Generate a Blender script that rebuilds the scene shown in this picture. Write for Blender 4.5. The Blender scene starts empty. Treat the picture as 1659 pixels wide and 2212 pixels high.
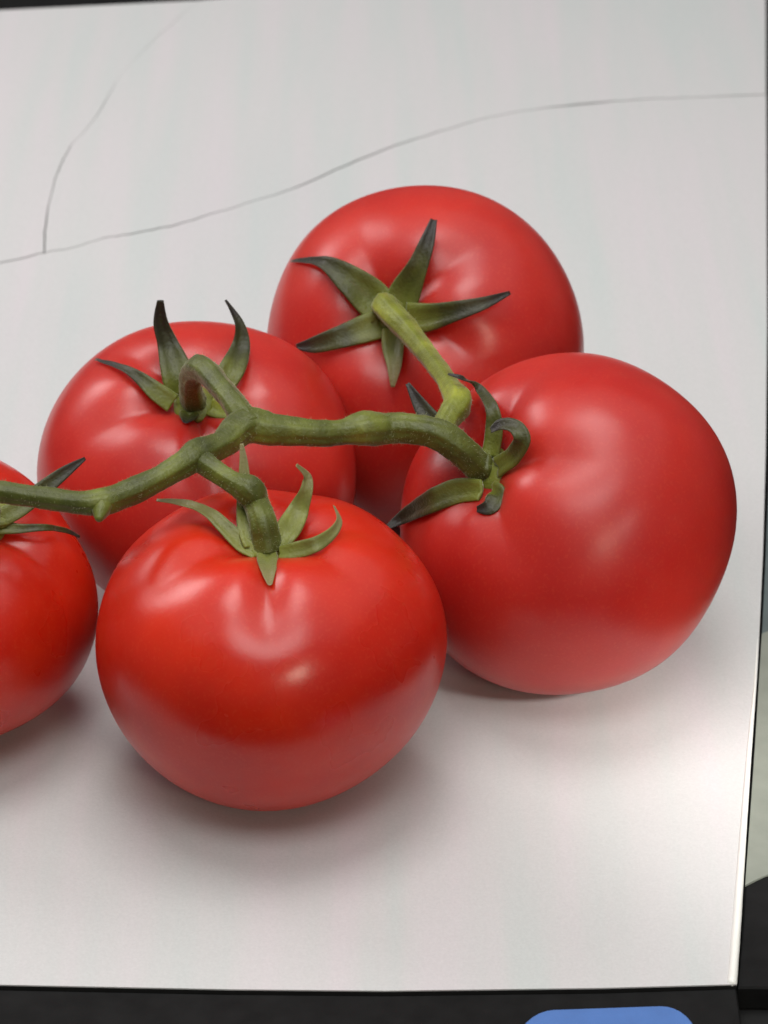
import bpy, bmesh, math, random
from mathutils import Vector, Matrix, noise
from mathutils.bvhtree import BVHTree

random.seed(7)
scene = bpy.context.scene
COL = scene.collection

# ------------------------------------------------------------------ camera
PITCH = math.radians(32.0)            # the camera looks down at the slab
FPX = 6687.0                          # focal length in units of the 1659 x 2212 picture grid
FWD = Vector((0, math.cos(PITCH), -math.sin(PITCH)))
RGT = Vector((1, 0, 0))
UPV = Vector((0, math.sin(PITCH), math.cos(PITCH)))
D0 = 0.62
CAM = Vector((0, 0, 0.031)) - (FWD * D0 + RGT * ((582 - 829.5) / FPX * D0) + UPV * ((1106 - 1412) / FPX * D0))
cam_data = bpy.data.cameras.new("camera")
cam_data.sensor_fit = 'VERTICAL'
cam_data.sensor_height = 24.0
cam_data.lens = 24.0 * FPX / 2212.0
cam_data.clip_start = 0.01
cam_data.clip_end = 50.0
cam_data.dof.use_dof = True
cam_data.dof.focus_distance = 0.615
cam_data.dof.aperture_fstop = 23.0
cam = bpy.data.objects.new("camera", cam_data)
COL.objects.link(cam)
cam.matrix_world = Matrix((RGT, UPV, -FWD)).transposed().to_4x4()
cam.location = CAM
scene.camera = cam

# ------------------------------------------------------------------ light
world = bpy.data.worlds.new("World")
scene.world = world
world.use_nodes = True
bg = world.node_tree.nodes['Background']
bg.inputs[0].default_value = (0.93, 0.95, 1.0, 1)
bg.inputs[1].default_value = 0.12


def area(name, loc, target, sx, sy, power, color=(1, 1, 1)):
    l = bpy.data.lights.new(name, 'AREA')
    l.shape = 'RECTANGLE'
    l.size, l.size_y = sx, sy
    l.energy = power
    l.color = color
    o = bpy.data.objects.new(name, l)
    COL.objects.link(o)
    o.location = loc
    o.rotation_euler = (Vector(target) - Vector(loc)).to_track_quat('-Z', 'Y').to_euler()
    return o


area("ceiling_panel", (0.0, 0.14, 0.80), (0.0, 0.14, 0.0), 1.7, 1.25, 4.3, (1.0, 0.98, 0.97))
area("key_softbox", (-0.03, 0.08, 0.92), (0.0, 0.05, 0.02), 0.46, 0.34, 3.5, (1.0, 0.98, 0.96))
area("front_softbox", (0.02, -0.42, 0.82), (0.0, 0.0, 0.02), 0.46, 0.30, 2.3, (0.93, 1.0, 0.985))
area("window_softbox", (-0.52, 0.46, 0.52), (0.0, 0.02, 0.045), 0.30, 0.26, 2.0, (1.0, 0.97, 0.97))
area("room_lamp", (0.25, -0.62, 0.38), (0.04, 0.02, 0.03), 0.12, 0.11, 0.85, (1.0, 0.86, 0.68))
sp = bpy.data.lights.new("glare_spot", 'SPOT')  # unseen spot, added to throw the glare patch onto the slab
sp.energy = 12.0
sp.spot_size = math.radians(11)
sp.spot_blend = 1.0
sp.shadow_soft_size = 0.03
sp.color = (1.0, 0.98, 0.93)
spo = bpy.data.objects.new("glare_spot", sp)
COL.objects.link(spo)

scene.view_settings.view_transform = 'Standard'
scene.view_settings.look = 'None'
scene.view_settings.gamma = 1.0
scene.view_settings.exposure = 0.04
scene.view_settings.use_curve_mapping = False
scene.render.engine = 'CYCLES'
scene.cycles.use_denoising = True
scene.cycles.max_bounces = 10
scene.cycles.sample_clamp_indirect = 6.0


# ------------------------------------------------------------------ helpers
def ray(px, py):
    return FWD + RGT * ((px - 829.5) / FPX) + UPV * ((1106 - py) / FPX)


def at_z(px, py, z):
    d = ray(px, py)
    return CAM + d * ((z - CAM.z) / d.z)


def at_depth(px, py, dep):
    return CAM + ray(px, py) * dep


def depth_of(p):
    return (Vector(p) - CAM).dot(FWD)


spo_t = at_z(1555, 1640, 0.0)
spo.location = spo_t + Vector((0.20, -0.30, 0.28))
spo.rotation_euler = (spo_t - spo.location).to_track_quat('-Z', 'Y').to_euler()


def mesh_obj(name, verts, faces, mat, parent=None, smooth=True):
    me = bpy.data.meshes.new(name)
    me.from_pydata([tuple(v) for v in verts], [], faces)
    me.validate()
    if smooth:
        for p in me.polygons:
            p.use_smooth = True
    me.materials.append(mat)
    o = bpy.data.objects.new(name, me)
    COL.objects.link(o)
    if parent is not None:
        o.parent = parent
        o.matrix_parent_inverse = Matrix.Translation(-base_of(parent))
    return o


BASES = {}


def base_of(o):
    return BASES.get(o.name, Vector((0, 0, 0)))


def empty(name, loc, label, cat, group=None):
    o = bpy.data.objects.new(name, None)
    COL.objects.link(o)
    o.location = loc
    o.empty_display_size = 0.01
    o['label'] = label
    o['category'] = cat
    if group:
        o['group'] = group
    BASES[o.name] = Vector(loc)
    return o


def catmull(pts, n):
    """pts: list of tuples (Vector, *scalars); resampled smoothly"""
    out = []
    m = len(pts)
    for i in range(m - 1):
        p0 = pts[max(i - 1, 0)]; p1 = pts[i]; p2 = pts[i + 1]; p3 = pts[min(i + 2, m - 1)]
        for k in range(n):
            t = k / n
            def f(a, b, c, d):
                return 0.5 * ((b * 2) + (c - a) * t + (a * 2 - b * 5 + c * 4 - d) * t * t + (b * 3 - a - c * 3 + d) * t ** 3)
            out.append(tuple(f(p0[j], p1[j], p2[j], p3[j]) for j in range(len(p1))))
    out.append(pts[-1])
    return out


def tube(pts, seg=16, n=8, bump=0.10, cap=True, seed=0.0):
    """pts: (Vector, radius). returns verts, faces: closed knobbly tube"""
    ps = catmull(pts, n)
    verts, faces = [], []
    nrm = None
    for i, (p, r) in enumerate(ps):
        a = ps[max(i - 1, 0)][0]; b = ps[min(i + 1, len(ps) - 1)][0]
        t = (b - a).normalized()
        if nrm is None:
            nrm = t.cross(Vector((0.3, 0.2, 1))).normalized()
        nrm = (nrm - t * nrm.dot(t)).normalized()
        bi = t.cross(nrm)
        for k in range(seg):
            an = 2 * math.pi * k / seg
            d = nrm * math.cos(an) + bi * math.sin(an)
            q = p + d * r
            rr = r * (1 + bump * noise.noise(q * 160 + Vector((seed, 0, 0))) + 0.05 * math.cos(5 * an + seed)
                      + 0.022 * math.cos(11 * an + 2 * seed + i * 0.05) + 0.05 * noise.noise(q * 620))
            verts.append(p + d * rr)
        if i:
            o0 = (i - 1) * seg; o1 = i * seg
            for k in range(seg):
                faces.append((o0 + k, o0 + (k + 1) % seg, o1 + (k + 1) % seg, o1 + k))
    if cap:
        for end, idx in ((0, 0), (len(ps) - 1, (len(ps) - 1) * seg)):
            c = len(verts)
            p, r = ps[end]
            other = ps[1][0] if end == 0 else ps[end - 1][0]
            verts.append(p + (p - other).normalized() * r * 0.5)
            for k in range(seg):
                f = (idx + k, idx + (k + 1) % seg, c)
                faces.append(f if end else f[::-1])
    return verts, faces


# ------------------------------------------------------------------ materials
def new_mat(name):
    m = bpy.data.materials.new(name)
    m.use_nodes = True
    nt = m.node_tree
    return m, nt, nt.nodes['Principled BSDF']


def N(nt, kind, **kw):
    n = nt.nodes.new(kind)
    for k, v in kw.items():
        setattr(n, k, v)
    return n


def noise_node(nt, scale, detail=3, coord=None, rough=0.5):
    n = N(nt, 'ShaderNodeTexNoise')
    n.inputs['Scale'].default_value = scale
    n.inputs['Detail'].default_value = detail
    n.inputs['Roughness'].default_value = rough
    if coord is None:
        g = N(nt, 'ShaderNodeNewGeometry')
        coord = g.outputs['Position']
    nt.links.new(coord, n.inputs['Vector'])
    return n


def ramp(nt, src, stops):
    r = N(nt, 'ShaderNodeValToRGB')
    el = r.color_ramp.elements
    while len(el) < len(stops):
        el.new(0.5)
    for e, (p, c) in zip(el, stops):
        e.position = p
        e.color = (*c, 1)
    nt.links.new(src, r.inputs[0])
    return r


def mixc(nt, fac, a, b, mode='MIX'):
    m = N(nt, 'ShaderNodeMix', data_type='RGBA', blend_type=mode)
    if isinstance(fac, (int, float)):
        m.inputs[0].default_value = fac
    else:
        nt.links.new(fac, m.inputs[0])
    for s, i in ((a, 6), (b, 7)):
        if isinstance(s, tuple):
            m.inputs[i].default_value = (*s, 1)
        else:
            nt.links.new(s, m.inputs[i])
    return m.outputs[2]


def bump(nt, bsdf, src, strength, dist):
    b = N(nt, 'ShaderNodeBump')
    b.inputs['Strength'].default_value = strength
    b.inputs['Distance'].default_value = dist
    nt.links.new(src, b.inputs['Height'])
    nt.links.new(b.outputs[0], bsdf.inputs['Normal'])


def tomato_mat(name, base, deep, rough):
    m, nt, b = new_mat(name)
    n1 = noise_node(nt, 38, 4)
    c = ramp(nt, n1.outputs[0], [(0.32, deep), (0.68, base)])
    # fine pale freckles of the skin
    n2 = noise_node(nt, 1500, 1)
    f = ramp(nt, n2.outputs[0], [(0.54, (0, 0, 0)), (0.72, (1, 1, 1))])
    mlt = N(nt, 'ShaderNodeMath', operation='MULTIPLY')
    nt.links.new(f.outputs[0], mlt.inputs[0]); mlt.inputs[1].default_value = 0.10
    col = mixc(nt, mlt.outputs[0], c.outputs[0], (0.75, 0.16, 0.07))
    nt.links.new(col, b.inputs['Base Color'])
    n3 = noise_node(nt, 60, 3)
    r = ramp(nt, n3.outputs[0], [(0.3, (rough - 0.04,) * 3), (0.7, (rough + 0.05,) * 3)])
    nt.links.new(r.outputs[0], b.inputs['Roughness'])
    b.inputs['Subsurface Weight'].default_value = 0.85
    b.inputs['Subsurface Radius'].default_value = (1.0, 0.12, 0.06)
    b.inputs['Subsurface Scale'].default_value = 0.012
    b.inputs['Specular IOR Level'].default_value = 0.55
    b.inputs['IOR'].default_value = 1.45
    n4 = noise_node(nt, 900, 2)
    bump(nt, b, n4.outputs[0], 0.05, 0.0004)
    return m


M_TOM = tomato_mat("tomato_skin", (0.61, 0.025, 0.005), (0.47, 0.010, 0.004), 0.29)
M_TOM_PALE = tomato_mat("tomato_skin_hazed", (0.53, 0.030, 0.019), (0.43, 0.013, 0.010), 0.33)  # paler copy of the skin, with the haze put into its colour


def green_mat(name, stops, tipcol=None, sheen=0.35, rough=0.45):
    m, nt, b = new_mat(name)
    n1 = noise_node(nt, 130, 5)
    c = ramp(nt, n1.outputs[0], stops).outputs[0]
    if tipcol:
        a = N(nt, 'ShaderNodeAttribute', attribute_name='tip')
        young = ramp(nt, a.outputs['Fac'], [(0.0, (0.85,) * 3), (0.38, (0.0,) * 3)])
        c = mixc(nt, young.outputs[0], c, (0.17, 0.19, 0.022))
        old = ramp(nt, a.outputs['Fac'], [(0.45, (0.0,) * 3), (0.85, (1.0,) * 3)])
        c = mixc(nt, old.outputs[0], c, tipcol)
    nt.links.new(c, b.inputs['Base Color'])
    b.inputs['Roughness'].default_value = rough
    b.inputs['Specular IOR Level'].default_value = 0.4
    b.inputs['Sheen Weight'].default_value = sheen
    b.inputs['Sheen Roughness'].default_value = 0.35
    b.inputs['Sheen Tint'].default_value = (0.9, 0.9, 0.75, 1)
    b.inputs['Subsurface Weight'].default_value = 0.1
    b.inputs['Subsurface Radius'].default_value = (0.6, 1.0, 0.2)
    b.inputs['Subsurface Scale'].default_value = 0.0015
    n2 = noise_node(nt, 1500, 3)
    bump(nt, b, n2.outputs[0], 0.35, 0.0005)
    return m


M_STEM = green_mat("vine_stem", [(0.30, (0.045, 0.052, 0.007)), (0.55, (0.095, 0.108, 0.015)), (0.75, (0.17, 0.19, 0.028))])
M_STEMY = green_mat("vine_young", [(0.30, (0.10, 0.11, 0.009)), (0.55, (0.19, 0.21, 0.018)), (0.75, (0.33, 0.35, 0.035))])
M_SEP = green_mat("sepal_green", [(0.30, (0.025, 0.026, 0.006)), (0.55, (0.055, 0.058, 0.010)), (0.75, (0.11, 0.12, 0.02))], (0.015, 0.010, 0.007))
M_SEPF = green_mat("sepal_fresh", [(0.30, (0.10, 0.105, 0.022)), (0.55, (0.17, 0.18, 0.04)), (0.75, (0.25, 0.26, 0.06))], (0.20, 0.17, 0.07))


def slab_mat():
    m, nt, b = new_mat("white_slab")
    g = N(nt, 'ShaderNodeNewGeometry')
    mp = N(nt, 'ShaderNodeMapping')
    mp.inputs['Scale'].default_value = (95, 6, 5)
    nt.links.new(g.outputs['Position'], mp.inputs[0])
    n1 = noise_node(nt, 1.0, 2, mp.outputs[0])
    c1 = ramp(nt, n1.outputs[0], [(0.28, (0.555, 0.582, 0.568)), (0.5, (0.592, 0.583, 0.578)), (0.72, (0.622, 0.583, 0.594))]).outputs[0]
    n2 = noise_node(nt, 1800, 2, g.outputs['Position'], 0.7)
    c2 = ramp(nt, n2.outputs['Color'], [(0.3, (0.90, 0.90, 0.90)), (0.7, (1.0, 1.0, 1.0))]).outputs[0]
    col = mixc(nt, 1.0, c1, c2, 'MULTIPLY')
    nt.links.new(col, b.inputs['Base Color'])
    b.inputs['Roughness'].default_value = 0.55
    b.inputs['Specular IOR Level'].default_value = 0.3
    n3 = noise_node(nt, 1200, 3)
    bump(nt, b, n3.outputs[0], 0.12, 0.0005)
    return m


def plain(name, c, rough, spec=0.4, var=0.12, sc=200):
    m, nt, b = new_mat(name)
    n = noise_node(nt, sc, 4)
    lo = tuple(x * (1 - var) for x in c); hi = tuple(min(1, x * (1 + var)) for x in c)
    r = ramp(nt, n.outputs[0], [(0.3, lo), (0.7, hi)])
    nt.links.new(r.outputs[0], b.inputs['Base Color'])
    b.inputs['Roughness'].default_value = rough
    b.inputs['Specular IOR Level'].default_value = spec
    n2 = noise_node(nt, 1500, 2)
    bump(nt, b, n2.outputs[0], 0.1, 0.0004)
    return m


M_HAIR = plain("vine_fuzz", (0.36, 0.38, 0.20), 0.6, 0.3, 0.05)
M_SLAB = slab_mat()
M_BED = plain("grey_joint", (0.015, 0.015, 0.015), 0.9, 0.1)
M_RIM = plain("ivory_edge", (0.82, 0.81, 0.76), 0.35, 0.5, 0.03)
M_BLACK = plain("black_plastic", (0.008, 0.008, 0.008), 0.7, 0.12, 0.25)
M_DESK = plain("dark_desk", (0.012, 0.012, 0.012), 0.7, 0.15, 0.25)
M_BLUE = plain("blue_plastic", (0.07, 0.165, 0.43), 0.45, 0.4, 0.06)
M_REFLECT = plain("pale_reflection", (0.22, 0.235, 0.20), 0.7, 0.3, 0.06)  # pale light mirrored in the black rail, put into a colour
M_TEAL = plain("slate_reflection", (0.10, 0.125, 0.125), 0.6, 0.3, 0.10)  # dimmer stretch of the mirrored light, likewise put into a colour

# ------------------------------------------------------------------ white cracked slab
RIGHT_EDGE = [(1653, -120), (1654, 0), (1656, 400), (1657, 700), (1654, 972), (1648, 1200), (1637, 1436), (1624, 1620), (1611, 1820), (1600, 1998), (1591, 2126)]
BOTTOM_EDGE = [(1591, 2126), (1300, 2134), (830, 2140), (500, 2137), (0, 2127), (-900, 2110)]
TOP_EDGE = [(-900, 62), (0, 22), (430, 1), (900, -40), (1653, -120)]
CR1 = [(-900, 700), (-300, 632), (0, 568), (95, 546), (150, 536), (200, 522), (232, 512), (262, 508), (330, 496), (400, 480), (470, 458), (550, 434),
       (600, 418), (650, 400), (750, 356), (850, 316), (950, 284), (1050, 255), (1150, 237), (1250, 226), (1350, 217), (1450, 212), (1560, 208), (1655, 204)]
CR2 = [(95, 546), (97, 500), (103, 455), (112, 415), (125, 370), (143, 332), (160, 306), (182, 284), (215, 240), (238, 200), (258, 166), (300, 118), (350, 70), (429, 1)]


def densify(pl, n=4, jit=1.2, seed=1):
    rnd = random.Random(seed)
    ps = catmull([(Vector((x, y, 0)),) for x, y in pl], n)
    out = [(p[0].x, p[0].y) for p in ps]
    return [out[0]] + [(x + rnd.uniform(-jit, jit), y + rnd.uniform(-jit, jit)) for x, y in out[1:-1]] + [out[-1]]


def flat(pl):
    return [at_z(x, y, 0).to_2d() for x, y in pl]


c1 = flat(densify(CR1, 4, 1.0, 3))
c2 = flat(densify(CR2, 4, 0.8, 5))
i_j = min(range(len(c1)), key=lambda i: (c1[i] - c2[0]).length)
redge = flat(RIGHT_EDGE); bedge = flat(BOTTOM_EDGE); tedge = flat(TOP_EDGE)
k_r = min(range(len(redge)), key=lambda i: (redge[i] - c1[-1]).length)
# where the crack meets the right edge: split the edge there
r_up = [p for p, q in zip(redge, RIGHT_EDGE) if q[1] < 204]
r_dn = [p for p, q in zip(redge, RIGHT_EDGE) if q[1] > 204]
t_i = [q for q in tedge]


def offset_line(pl, s, wfun):
    out = []
    for i, p in enumerate(pl):
        a = pl[max(i - 1, 0)]; b = pl[min(i + 1, len(pl) - 1)]
        t = (b - a).normalized()
        out.append(p + Vector((-t.y, t.x)) * s * wfun(i / max(1, len(pl) - 1)))
    return out


def gap1(u):
    return 0.00026 * (1.0 + 0.3 * math.sin(23 * u)) * (1.0 if u < 0.78 else max(0.35, 1.0 - (u - 0.78) * 1.5 + 0.9 * max(0, math.sin(40 * u))))


def gap2(u):
    return 0.00013 * (1.35 - 1.15 * u + 0.25 * math.sin(22 * u))


u_j = i_j / (len(c1) - 1)
cor_r = c1[i_j] + Vector((gap2(0), gap1(u_j)))
cor_l = c1[i_j] + Vector((-gap2(0), gap1(u_j)))
up1 = offset_line(c1, 1, gap1)
front = offset_line(c1, -1, gap1) + r_dn + bedge[1:]
lft = up1[:i_j] + [cor_l] + offset_line(c2, 1, gap2)[2:] + [tedge[1], tedge[0]]
bck = [cor_r] + up1[i_j + 1:] + r_up[::-1] + [tedge[3]] + offset_line(c2, -1, gap2)[2:][::-1]

allp = redge + bedge + tedge
bed = [Vector((p.x, p.y)) for p in redge[::-1] + tedge[::-1][1:] + bedge[::-1][:-1]]


def prism(poly, z0, z1, bev=0.0):
    """closed slab with a small chamfer; poly in any winding"""
    ar = sum(poly[i].x * poly[(i + 1) % len(poly)].y - poly[(i + 1) % len(poly)].x * poly[i].y for i in range(len(poly)))
    if ar < 0:
        poly = poly[::-1]
    n = len(poly)
    inner = []
    for i in range(n):
        a = poly[i - 1]; b = poly[(i + 1) % n]
        t = (b - a).normalized()
        inner.append(poly[i] + Vector((-t.y, t.x)) * bev)
    rings = [[(p.x, p.y, z0) for p in poly], [(p.x, p.y, z1 - bev) for p in poly]]
    if bev > 0:
        rings.append([(p.x, p.y, z1) for p in inner])
    v = [q for r in rings for q in r]
    f = []
    for j in range(len(rings) - 1):
        for i in range(n):
            f.append((j * n + i, j * n + (i + 1) % n, (j + 1) * n + (i + 1) % n, (j + 1) * n + i))
    f.append(tuple(range(n))[::-1])
    f.append(tuple(range((len(rings) - 1) * n, len(rings) * n)))
    return v, f


v, f = prism(bed, -0.0060, -0.00030)
table = mesh_obj("tabletop", v, f, M_BED, None, False)
table['kind'] = 'structure'
for poly in (front, lft, bck):
    v, f = prism(poly, -0.00029, 0.0)
    mesh_obj("slab_piece", v, f, M_SLAB, table, False)
# pale rounded bead that edges the slab
bead = [(at_z(x - w * 0.6, y, -0.0003), w * 0.62 / FPX * 0.64) for (x, y), w in zip(RIGHT_EDGE[5:], (3, 6, 10, 13, 15, 16))]
v, f = tube(bead, 12, 8, 0.02)
mesh_obj("edge_bead", v, f, M_RIM, table)


# desk below everything
S = 1.5
desk = mesh_obj("desk", [(-S, -S, -0.0065), (S, -S, -0.0065), (S, S, -0.0065), (-S, S, -0.0065)], [(0, 1, 2, 3)], M_DESK, None, False)
desk['kind'] = 'structure'

# black frame round the slab
frame = empty("black_frame", at_z(829, 2140, -0.006), "matte black plastic frame around the white cracked slab", "frame")


def rail(inner, outer, name="rail", z1=-0.0008):
    v, f = prism(inner + outer[::-1], -0.006, z1, 0.0004)
    return mesh_obj(name, v, f, M_BLACK, frame, False)


def shift(pl, dx, dy):
    return [p + Vector((dx, dy)) for p in pl]


g = 0.0003
rail(shift(bedge, 0, -g), shift(bedge, 0, -0.035))
rail(shift(redge, g, 0), [p + Vector((0.03, 0)) for p in redge])
rail(shift(tedge, 0, g), shift(tedge, 0, 0.03))

# light reflected in the right-hand rail, painted as two added strips, blue case on the lower rail
zr = -0.00078


def flat_piece(name, pts, z, th, mat, bev, label, cat):
    poly = [at_z(x, y, z).to_2d() for x, y in pts]
    c = sum(poly, Vector((0, 0))) / len(poly)
    v, f = prism(poly, z, z + th, bev)
    v = [(a - c.x, b_ - c.y, d) for a, b_, d in v]
    o = mesh_obj(name, v, f, mat, None, False)
    o.location = (c.x, c.y, 0)
    o['label'] = label
    o['category'] = cat
    return o


flat_piece("reflection_strip", [(1645, 1372), (1700, 1352), (1700, 1878), (1650, 1896), (1609, 1916), (1618, 1790), (1631, 1600)], zr, 0.0005, M_REFLECT, 0.0001,
           "pale grey green strip of reflected light painted on black frame beside slab edge", "reflection")
flat_piece("dim_reflection_strip", [(1662, 1010), (1700, 1010), (1700, 1400), (1643, 1425), (1653, 1220)], zr, 0.0003, M_TEAL, 0.0001,
           "dark slate coloured strip of fainter reflected light painted on black frame above the pale strip", "gleam")


def rounded(x0, y0, x1, y1, r, tilt):
    pts = []
    for cx, cy, a0 in ((x1 - r, y0 + r, -90), (x1 - r, y1 - r, 0), (x0 + r, y1 - r, 90), (x0 + r, y0 + r, 180)):
        for k in range(9):
            a = math.radians(a0 + 90 * k / 8)
            pts.append((cx + r * math.cos(a), cy + r * math.sin(a)))
    cx, cy = (x0 + x1) / 2, (y0 + y1) / 2
    return [(x, y + (x - cx) * tilt) for x, y in pts]


flat_piece("blue_case", rounded(1112, 2186, 1508, 2380, 84, -0.035), zr, 0.0012, M_BLUE, 0.0003,
           "bright blue flat case with rounded corners lying on the black frame", "case")


# ------------------------------------------------------------------ tomatoes
def tomato_shape(R, Hr, taper, dimple, creases, seed):
    """rings from the stem end (t=0) to the blossom end (t=pi), axis +Z, origin in the middle"""
    NT, NP = 72, 128
    H = R * Hr
    verts, faces = [], []
    for i in range(NT + 1):
        t = math.pi * i / NT
        s = math.sin(t); c = math.cos(t)
        for j in range(NP):
            ph = 2 * math.pi * j / NP
            rad = R * (s ** 0.94 if s > 1e-6 else 0) * (1 + taper * c * (0.55 + 0.45 * s)) / (1 + taper * 0.12)
            z = H * c
            u = rad / R
            z -= dimple * R * math.exp(-(u / 0.30) ** 2) if c > 0 else -0.05 * R * math.exp(-(u / 0.22) ** 2)
            # broad lobes and narrow creases running down from the stem
            top = math.exp(-((t - 0.42) / 0.40) ** 2) * min(1, u / 0.18)
            br = 0.0
            for (a, w, dep) in creases:
                d = (ph - a + math.pi) % (2 * math.pi) - math.pi
                br += dep * (0.70 * math.exp(-(d / (w * 1.25)) ** 2) + 0.06 * math.exp(-(d / (w * 0.3)) ** 2))
            br *= top * 0.72
            low = 1 + 0.012 * math.cos(3 * ph + seed) * s + 0.010 * math.cos(5 * ph + 2 * seed) * s
            z -= br * R * 0.55
            rad *= low * (1 - br * 0.35)
            p = Vector((rad * math.cos(ph), rad * math.sin(ph), z))
            p += p.normalized() * R * 0.012 * noise.noise(p / R * 1.4 + Vector((seed * 3.1, seed, 0)))
            verts.append(p)
        if i:
            for j in range(NP):
                a = (i - 1) * NP + j; b = (i - 1) * NP + (j + 1) % NP
                faces.append((a, i * NP + j, i * NP + (j + 1) % NP, b))
    return verts, faces, H - dimple * R


TOMS = {}


def make_tomato(key, label, cpx, calyx_px, rpx, Hr, taper, dimple, creases, seed, spin=0.0, stretch=1.0):
    skin = M_TOM if key in ('front', 'edge') else M_TOM_PALE
    z = 0.031
    for it in range(4):
        ctr = at_z(*cpx, z)
        dep = depth_of(ctr)
        R = rpx / FPX * dep
        v, f, h = tomato_shape(R, Hr, taper, dimple, creases, seed)
        dx = (calyx_px[0] - cpx[0]) / FPX * dep
        dy = -(calyx_px[1] - cpx[1]) / FPX * dep
        q = h * h - dx * dx - dy * dy
        ax = (RGT * dx + UPV * dy - FWD * math.sqrt(max(q, 1e-8))).normalized()
        # local -Y faces the camera side
        yv = (FWD - ax * FWD.dot(ax))
        yv = yv.normalized() if yv.length > 0.05 else (UPV - ax * UPV.dot(ax)).normalized()
        xv = yv.cross(ax).normalized()
        mt = Matrix((xv, yv, ax)).transposed() @ Matrix.Rotation(spin, 3, 'Z')
        w = [mt @ p for p in v]
        w = [p + UPV * (p.dot(UPV) * (stretch - 1)) if p.dot(UPV) < 0 else p for p in w]
        z = -min(p.z for p in w)
    w = [p + ctr for p in w]
    base = Vector((ctr.x, ctr.y, 0))
    root = empty("tomato", base, label, "tomato", "tomatoes on the vine")
    mesh_obj("fruit", w, f, skin, root)
    cal = ctr + ax * h
    bvh = BVHTree.FromPolygons(w, f)
    TOMS[key] = dict(root=root, ctr=ctr, ax=ax, cal=cal, bvh=bvh, R=R, dep=depth_of(cal))
    print("tomato", key, "ctr", [round(x, 4) for x in ctr], "R", round(R, 4), "ax", [round(x, 2) for x in ax], "cal", [round(x, 4) for x in cal])


R_ = math.radians
make_tomato("front", "round red tomato with pale green sepals and a crease below its stem", (582, 1410), (580, 1188), 379, 0.885, 0.13, 0.20,
            [(R_(-88), 0.17, 0.20), (R_(-150), 0.30, 0.16), (R_(150), 0.28, 0.16), (R_(75), 0.3, 0.16), (R_(15), 0.28, 0.14), (R_(-35), 0.25, 0.10)], 0.4)
make_tomato("right", "large red tomato tipped sideways beside the slab's plain right edge with hazy shine", (1226, 1134), (1058, 1020), 376, 0.90, 0.04, 0.20,
            [(R_(-60), 0.25, 0.16), (R_(-120), 0.30, 0.18), (R_(150), 0.28, 0.16), (R_(75), 0.3, 0.14), (R_(15), 0.25, 0.14)], 1.7)
make_tomato("back", "red tomato leaning back by the crack with a star of dark tipped sepals", (916, 745), (848, 692), 347, 0.88, 0.04, 0.20,
            [(R_(-80), 0.22, 0.18), (R_(-140), 0.28, 0.16), (R_(150), 0.28, 0.12), (R_(60), 0.3, 0.12), (R_(-15), 0.25, 0.16)], 2.9, stretch=1.16)
make_tomato("left", "red tomato under the arched stalk, two dark sepals standing up from it", (430, 1022), (432, 882), 345, 0.86, 0.06, 0.20,
            [(R_(-78), 0.20, 0.26), (R_(-160), 0.30, 0.20), (R_(140), 0.28, 0.16), (R_(60), 0.3, 0.14), (R_(-20), 0.25, 0.18)], 4.1)
make_tomato("edge", "red tomato at the vine's end, shaded on the side facing its neighbour", (-140, 1292), (-18, 1140), 346, 0.88, 0.06, 0.20,
            [(R_(-60), 0.22, 0.20), (R_(-130), 0.28, 0.14), (R_(150), 0.28, 0.12), (R_(60), 0.3, 0.12), (R_(0), 0.25, 0.18)], 5.3)


def sp_pt(tom, px, py, lift):
    """lift number: millimetres above the tomato's own skin; ('d', mm): depth behind the calyx"""
    T = TOMS[tom]
    if isinstance(lift, tuple):
        return at_depth(px, py, T['dep'] + lift[1] * 0.001)
    d = ray(px, py).normalized()
    hit, nrm, _, _ = T['bvh'].ray_cast(CAM, d)
    if hit is None:
        return at_depth(px, py, depth_of(T['ctr']) - 0.004)
    return hit - d * lift * 0.001


def sepal(tom, hub, pts, mat, twist=0.0, cup=0.25, seed=0):
    """pts: (px, py, width_px, lift)"""
    ps = [(sp_pt(tom, x, y, l), w / FPX * 0.60) for x, y, w, l in pts]
    ps = catmull(ps, 7)
    T = TOMS[tom]
    n = len(ps)
    verts, faces, tip = [], [], []
    SEG = 12
    for i, (p, w) in enumerate(ps):
        a = ps[max(i - 1, 0)][0]; b = ps[min(i + 1, n - 1)][0]
        t = (b - a).normalized()
        out = -FWD * 0.8 + T['ax'] * 0.4 + (p - T['ctr']).normalized() * 0.4
        side = t.cross(out).normalized()
        u = i / (n - 1)
        side = (Matrix.Rotation(twist * u, 3, t) @ side)
        nr = side.cross(t).normalized()
        if nr.dot(out) < 0:
            nr = -nr
        th = min(0.00055, w * 0.11) * (1.1 - 0.6 * u) + 0.00008
        for k in range(SEG):
            an = 2 * math.pi * k / SEG
            x = math.cos(an)
            y = math.sin(an)
            q = p + side * (x * w * 0.5) + nr * (y * th + cup * w * 0.5 * x * x - 0.16 * w * math.exp(-(x / 0.22) ** 2) * (y > 0))
            q += nr * 0.0003 * noise.noise(q * 300 + Vector((seed, 0, 0)))
            verts.append(q)
            tip.append(u)
        if i:
            for k in range(SEG):
                faces.append(((i - 1) * SEG + k, (i - 1) * SEG + (k + 1) % SEG, i * SEG + (k + 1) % SEG, i * SEG + k))
    faces.append(tuple(range(SEG))[::-1])
    faces.append(tuple(range((n - 1) * SEG, n * SEG)))
    o = mesh_obj("sepal", verts, faces, mat, hub)
    at = o.data.attributes.new("tip", 'FLOAT', 'POINT')
    for i, x in enumerate(tip):
        at.data[i].value = x
    return o


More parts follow.
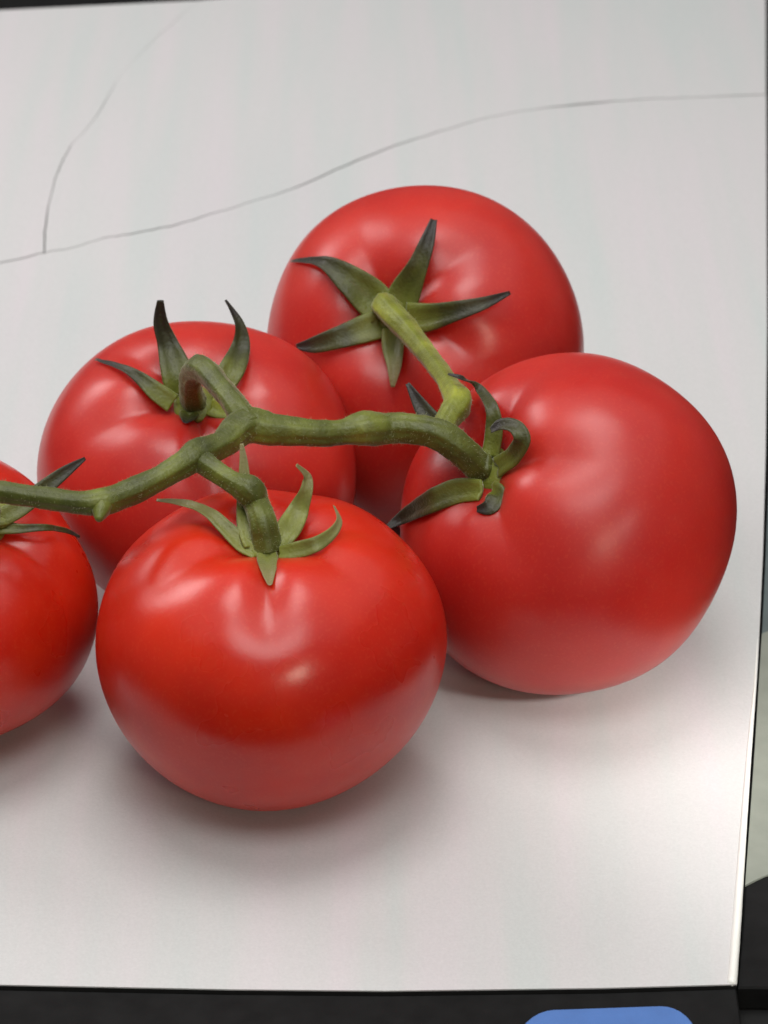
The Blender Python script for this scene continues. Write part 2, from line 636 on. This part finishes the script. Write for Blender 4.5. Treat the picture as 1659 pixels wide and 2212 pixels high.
def hub_of(tom, r, mat):
    """small knobbly green star plate the sepals grow from"""
    T = TOMS[tom]
    ax, c = T['ax'], T['cal']
    pts = [(c - ax * 0.0020, r * 0.7), (c + ax * 0.0002, r), (c + ax * 0.0012, r * 0.8), (c + ax * 0.0018, r * 0.4)]
    v, f = tube(pts, 20, 4, 0.12)
    o = mesh_obj("calyx", v, f, mat, T['root'])
    BASES[o.name] = Vector((0, 0, 0))
    return o


def child_of(o):
    return o


# sub-parts: calyx carries its sepals; every mesh is written in world coordinates
def mesh_sub_fix(o, parent):
    o.parent = parent


H_F = hub_of("front", 0.0036, M_SEPF)
sepal("front", H_F, [(556, 1196, 34, 1.5), (525, 1178, 40, 2.0), (490, 1145, 38, 4), (450, 1108, 30, 6), (400, 1088, 24, ('d', 6)), (338, 1080, 10, ('d', 7))], M_SEPF, 0.4, 0.25, 1)
sepal("front", H_F, [(577, 1185, 36, 2.0), (578, 1210, 46, 1.8), (580, 1232, 36, 1.5), (583, 1264, 10, 1.2)], M_SEPF, 0, 0.2, 2)
sepal("front", H_F, [(604, 1196, 34, 2.0), (640, 1190, 40, 2.2), (682, 1176, 34, 3), (715, 1153, 26, 4.5), (731, 1126, 18, 6), (722, 1092, 8, 8)], M_SEPF, 0.8, 0.25, 3)
sepal("front", H_F, [(600, 1180, 36, 3.0), (620, 1150, 56, 4.0), (644, 1105, 48, ('d', 3)), (661, 1062, 30, ('d', 2)), (662, 1030, 22, ('d', 2)), (640, 1005, 10, ('d', 0))], M_SEPF, 0.2, 0.25, 4)
sepal("front", H_F, [(546, 1180, 40, 3.0), (534, 1140, 44, 4.0), (528, 1080, 34, ('d', 5)), (527, 1010, 22, ('d', 5)), (522, 958, 8, ('d', 5))], M_SEPF, 0.1, 0.2, 5)

H_B = hub_of("back", 0.0062, M_STEMY)
sepal("back", H_B, [(830, 672, 88, 1.8), (797, 640, 94, 1.8), (755, 605, 74, 2.5), (715, 575, 46, 3), (680, 563, 24, 3), (628, 564, 7, 3)], M_SEP, 0.2, 0.25, 6)
sepal("back", H_B, [(860, 668, 84, 1.8), (880, 625, 78, 2.2), (903, 575, 52, 3.0), (922, 525, 38, 4), (937, 474, 17, 6)], M_SEP, 0.1, 0.25, 7)
sepal("back", H_B, [(880, 690, 84, 1.8), (930, 686, 70, 1.8), (985, 672, 50, 2.5), (1045, 655, 32, 3), (1102, 632, 10, 4)], M_SEP, 0.1, 0.2, 8)
sepal("back", H_B, [(820, 700, 78, 1.8), (775, 716, 68, 1.8), (725, 732, 54, 2.2), (680, 745, 42, 2.8), (640, 749, 14, 3.5)], M_SEP, 0.0, 0.2, 9)
sepal("back", H_B, [(852, 712, 62, 2.0), (850, 750, 56, 2.2), (852, 790, 38, 2.5), (848, 836, 10, 2.5)], M_SEPF, 0.0, 0.2, 10)

H_L = hub_of("left", 0.0048, M_SEP)
sepal("left", H_L, [(392, 850, 70, 2.0), (383, 810, 76, 4.0), (364, 750, 54, ('d', 2)), (347, 700, 38, ('d', 1)), (346, 648, 16, ('d', -1))], M_SEP, 0.3, 0.25, 11)
sepal("left", H_L, [(470, 845, 60, 2.5), (500, 800, 62, 4.0), (519, 750, 46, ('d', 4)), (516, 700, 26, ('d', 4)), (487, 648, 8, ('d', 4))], M_SEP, 0.4, 0.25, 12)
sepal("left", H_L, [(372, 872, 50, 2.0), (335, 845, 46, 2.5), (300, 815, 30, 3), (265, 795, 20, 3), (206, 776, 7, 3)], M_SEP, 0.2, 0.2, 13)
sepal("left", H_L, [(455, 880, 50, 2.0), (490, 888, 46, 2.0), (520, 880, 14, 2.5)], M_STEMY, 0.0, 0.2, 14)
sepal("left", H_L, [(410, 892, 46, 1.0), (405, 905, 40, 1.0), (400, 914, 14, 1.2)], M_SEP, 0.0, 0.2, 15)

H_R = hub_of("right", 0.0048, M_SEP)
sepal("right", H_R, [(1040, 1060, 50, 2.0), (990, 1062, 60, 3.0), (930, 1085, 56, 3.0), (875, 1115, 36, 2.5), (836, 1140, 12, 2.5)], M_SEP, 0.0, 0.2, 16)
sepal("right", H_R, [(1060, 985, 44, 2.5), (1068, 930, 42, 3.5), (1062, 880, 30, 5), (1035, 840, 22, 6), (1000, 818, 16, ('d', 3)), (968, 808, 7, ('d', 3))], M_SEP, 0.5, 0.2, 17)
sepal("right", H_R, [(1075, 1010, 50, 2.5), (1110, 985, 46, 3.5), (1128, 950, 40, 5.5), (1112, 922, 36, 8), (1082, 918, 34, 9), (1060, 930, 18, 9)], M_SEP, 0.4, 0.2, 18)
sepal("right", H_R, [(1062, 1060, 50, 1.5), (1075, 1070, 46, 1.5), (1058, 1095, 40, 1.2), (1030, 1100, 14, 1.2)], M_SEP, 0.0, 0.2, 19)
sepal("right", H_R, [(1020, 1000, 40, 2.0), (985, 960, 46, ('d', 3)), (925, 900, 44, ('d', 6)), (880, 828, 10, ('d', 8))], M_SEP, 0.2, 0.2, 20)

H_E = hub_of("edge", 0.0045, M_SEPF)
sepal("edge", H_E, [(-5, 1140, 40, 2.0), (40, 1142, 24, 3.0), (100, 1140, 16, 5), (140, 1146, 12, 6), (172, 1160, 6, ('d', 8))], M_SEP, 0.2, 0.2, 21)
sepal("edge", H_E, [(-8, 1125, 46, 3.0), (45, 1095, 44, ('d', 1)), (95, 1055, 38, ('d', 3)), (140, 1020, 28, ('d', 4)), (184, 990, 8, ('d', 5))], M_SEP, 0.2, 0.2, 22)
sepal("edge", H_E, [(-20, 1120, 50, 3.0), (10, 1112, 54, 3.5), (35, 1108, 30, 4), (50, 1098, 10, 5)], M_STEMY, 0.0, 0.2, 23)
sepal("edge", H_E, [(-40, 1140, 50, 2.0), (-80, 1160, 48, 2.5), (-130, 1190, 30, 3), (-170, 1215, 8, 3)], M_SEP, 0.0, 0.2, 24)

# ------------------------------------------------------------------ the vine
vine = empty("tomato_vine", (at_z(530, 925, 0.066).x, at_z(530, 925, 0.066).y, 0.0), "knobbly green vine stalk joining the five red tomatoes", "vine")


def V(px, py, z, rpx):
    p = at_z(px, py, z)
    return (p, 1.02 * rpx / FPX * depth_of(p))


def into(tom, up, rpx, push=0.0):
    T = TOMS[tom]
    p = T['cal'] + T['ax'] * up
    return (p, 1.02 * rpx / FPX * depth_of(p))


HAIR_V, HAIR_F = [], []


def grow_hairs(v, f, n, sd):
    rnd = random.Random(sd)
    for _ in range(n):
        q = f[rnd.randrange(len(f))]
        a, b, c = Vector(v[q[0]]), Vector(v[q[1]]), Vector(v[q[2]])
        nr = (b - a).cross(c - a)
        if nr.length < 1e-14:
            continue
        nr.normalize()
        p = a + (b - a) * rnd.random() * 0.6 + (c - a) * rnd.random() * 0.4
        for sgn in (1,):
            d = (nr * HSGN + Vector((rnd.uniform(-.6, .6), rnd.uniform(-.6, .6), rnd.uniform(-.6, .6)))).normalized()
            L = rnd.uniform(0.0003, 0.00085)
            t1 = d.orthogonal().normalized() * 0.000028
            t2 = d.cross(t1).normalized() * 0.000028
            k = len(HAIR_V)
            HAIR_V.extend([p + t1, p - t1 * 0.5 + t2, p - t1 * 0.5 - t2, p + d * L])
            HAIR_F.extend([(k, k + 1, k + 3), (k + 1, k + 2, k + 3), (k + 2, k, k + 3)])


HSGN = 1.0
main = [V(-190, 1010, 0.062, 21), V(-90, 1048, 0.063, 22), V(0, 1062, 0.064, 23), V(90, 1076, 0.064, 24), V(170, 1086, 0.064, 25), V(222, 1082, 0.064, 28),
        V(275, 1066, 0.064, 28), V(340, 1034, 0.065, 25), V(395, 1002, 0.066, 30), V(430, 982, 0.066, 33), V(480, 958, 0.066, 28), V(530, 922, 0.066, 40),
        V(590, 930, 0.065, 34), V(670, 936, 0.064, 29), V(740, 935, 0.063, 28), V(792, 927, 0.063, 37), V(835, 926, 0.062, 32), V(870, 926, 0.062, 32), V(915, 932, 0.062, 33), V(958, 946, 0.061, 35),
        V(1000, 978, 0.058, 31), V(1035, 1010, 0.054, 30), into("right", 0.001, 30)]
v, f = tube(main, 44, 12, 0.13, True, 1.0)
grow_hairs(v, f, 2600, 1)
mesh_obj("main_stem", v, f, M_STEM, vine)


def pedicel(pts, mat, seed):
    v, f = tube(pts, 40, 12, 0.12, True, seed)
    grow_hairs(v, f, 900, int(seed))
    return mesh_obj("pedicel", v, f, mat, vine)


pedicel([V(422, 986, 0.0645, 26), V(446, 1004, 0.0655, 25), V(500, 1040, 0.064, 23), V(538, 1060, 0.0630, 33), V(553, 1086, 0.0605, 27), (sp_pt('front', 567, 1125, 7.0), 0.00265), (sp_pt('front', 578, 1165, 4.2), 0.0027), (sp_pt('front', 582, 1190, 1.0), 0.0028)], M_STEM, 2.0)
pedicel([V(540, 925, 0.066, 36), V(515, 885, 0.068, 27), V(480, 840, 0.069, 25), V(448, 803, 0.069, 27), V(424, 797, 0.067, 27), V(412, 822, 0.062, 24), V(413, 850, 0.057, 25), into("left", 0.0005, 28)], M_STEM, 3.0)
pedicel([V(952, 938, 0.0615, 28), V(966, 906, 0.063, 26), V(988, 868, 0.064, 29), V(968, 830, 0.063, 22), V(925, 770, 0.061, 22), V(885, 720, 0.060, 24), into("back", 0.006, 27), into("back", 0.001, 30)], M_STEMY, 4.0)
pedicel([V(-110, 1046, 0.063, 28), V(-60, 1058, 0.062, 26), V(-30, 1085, 0.058, 26), into("edge", 0.0005, 28)], M_STEM, 5.0)
v, f = tube([V(226, 1078, 0.064, 26), V(218, 1102, 0.0635, 20), V(213, 1122, 0.063, 8)], 14, 5, 0.1, True, 6.0)
mesh_obj("bud_scar", v, f, M_STEM, vine)
ho = mesh_obj("stem_fuzz", HAIR_V, HAIR_F, M_HAIR, vine, False)
ho['kind'] = 'stuff'
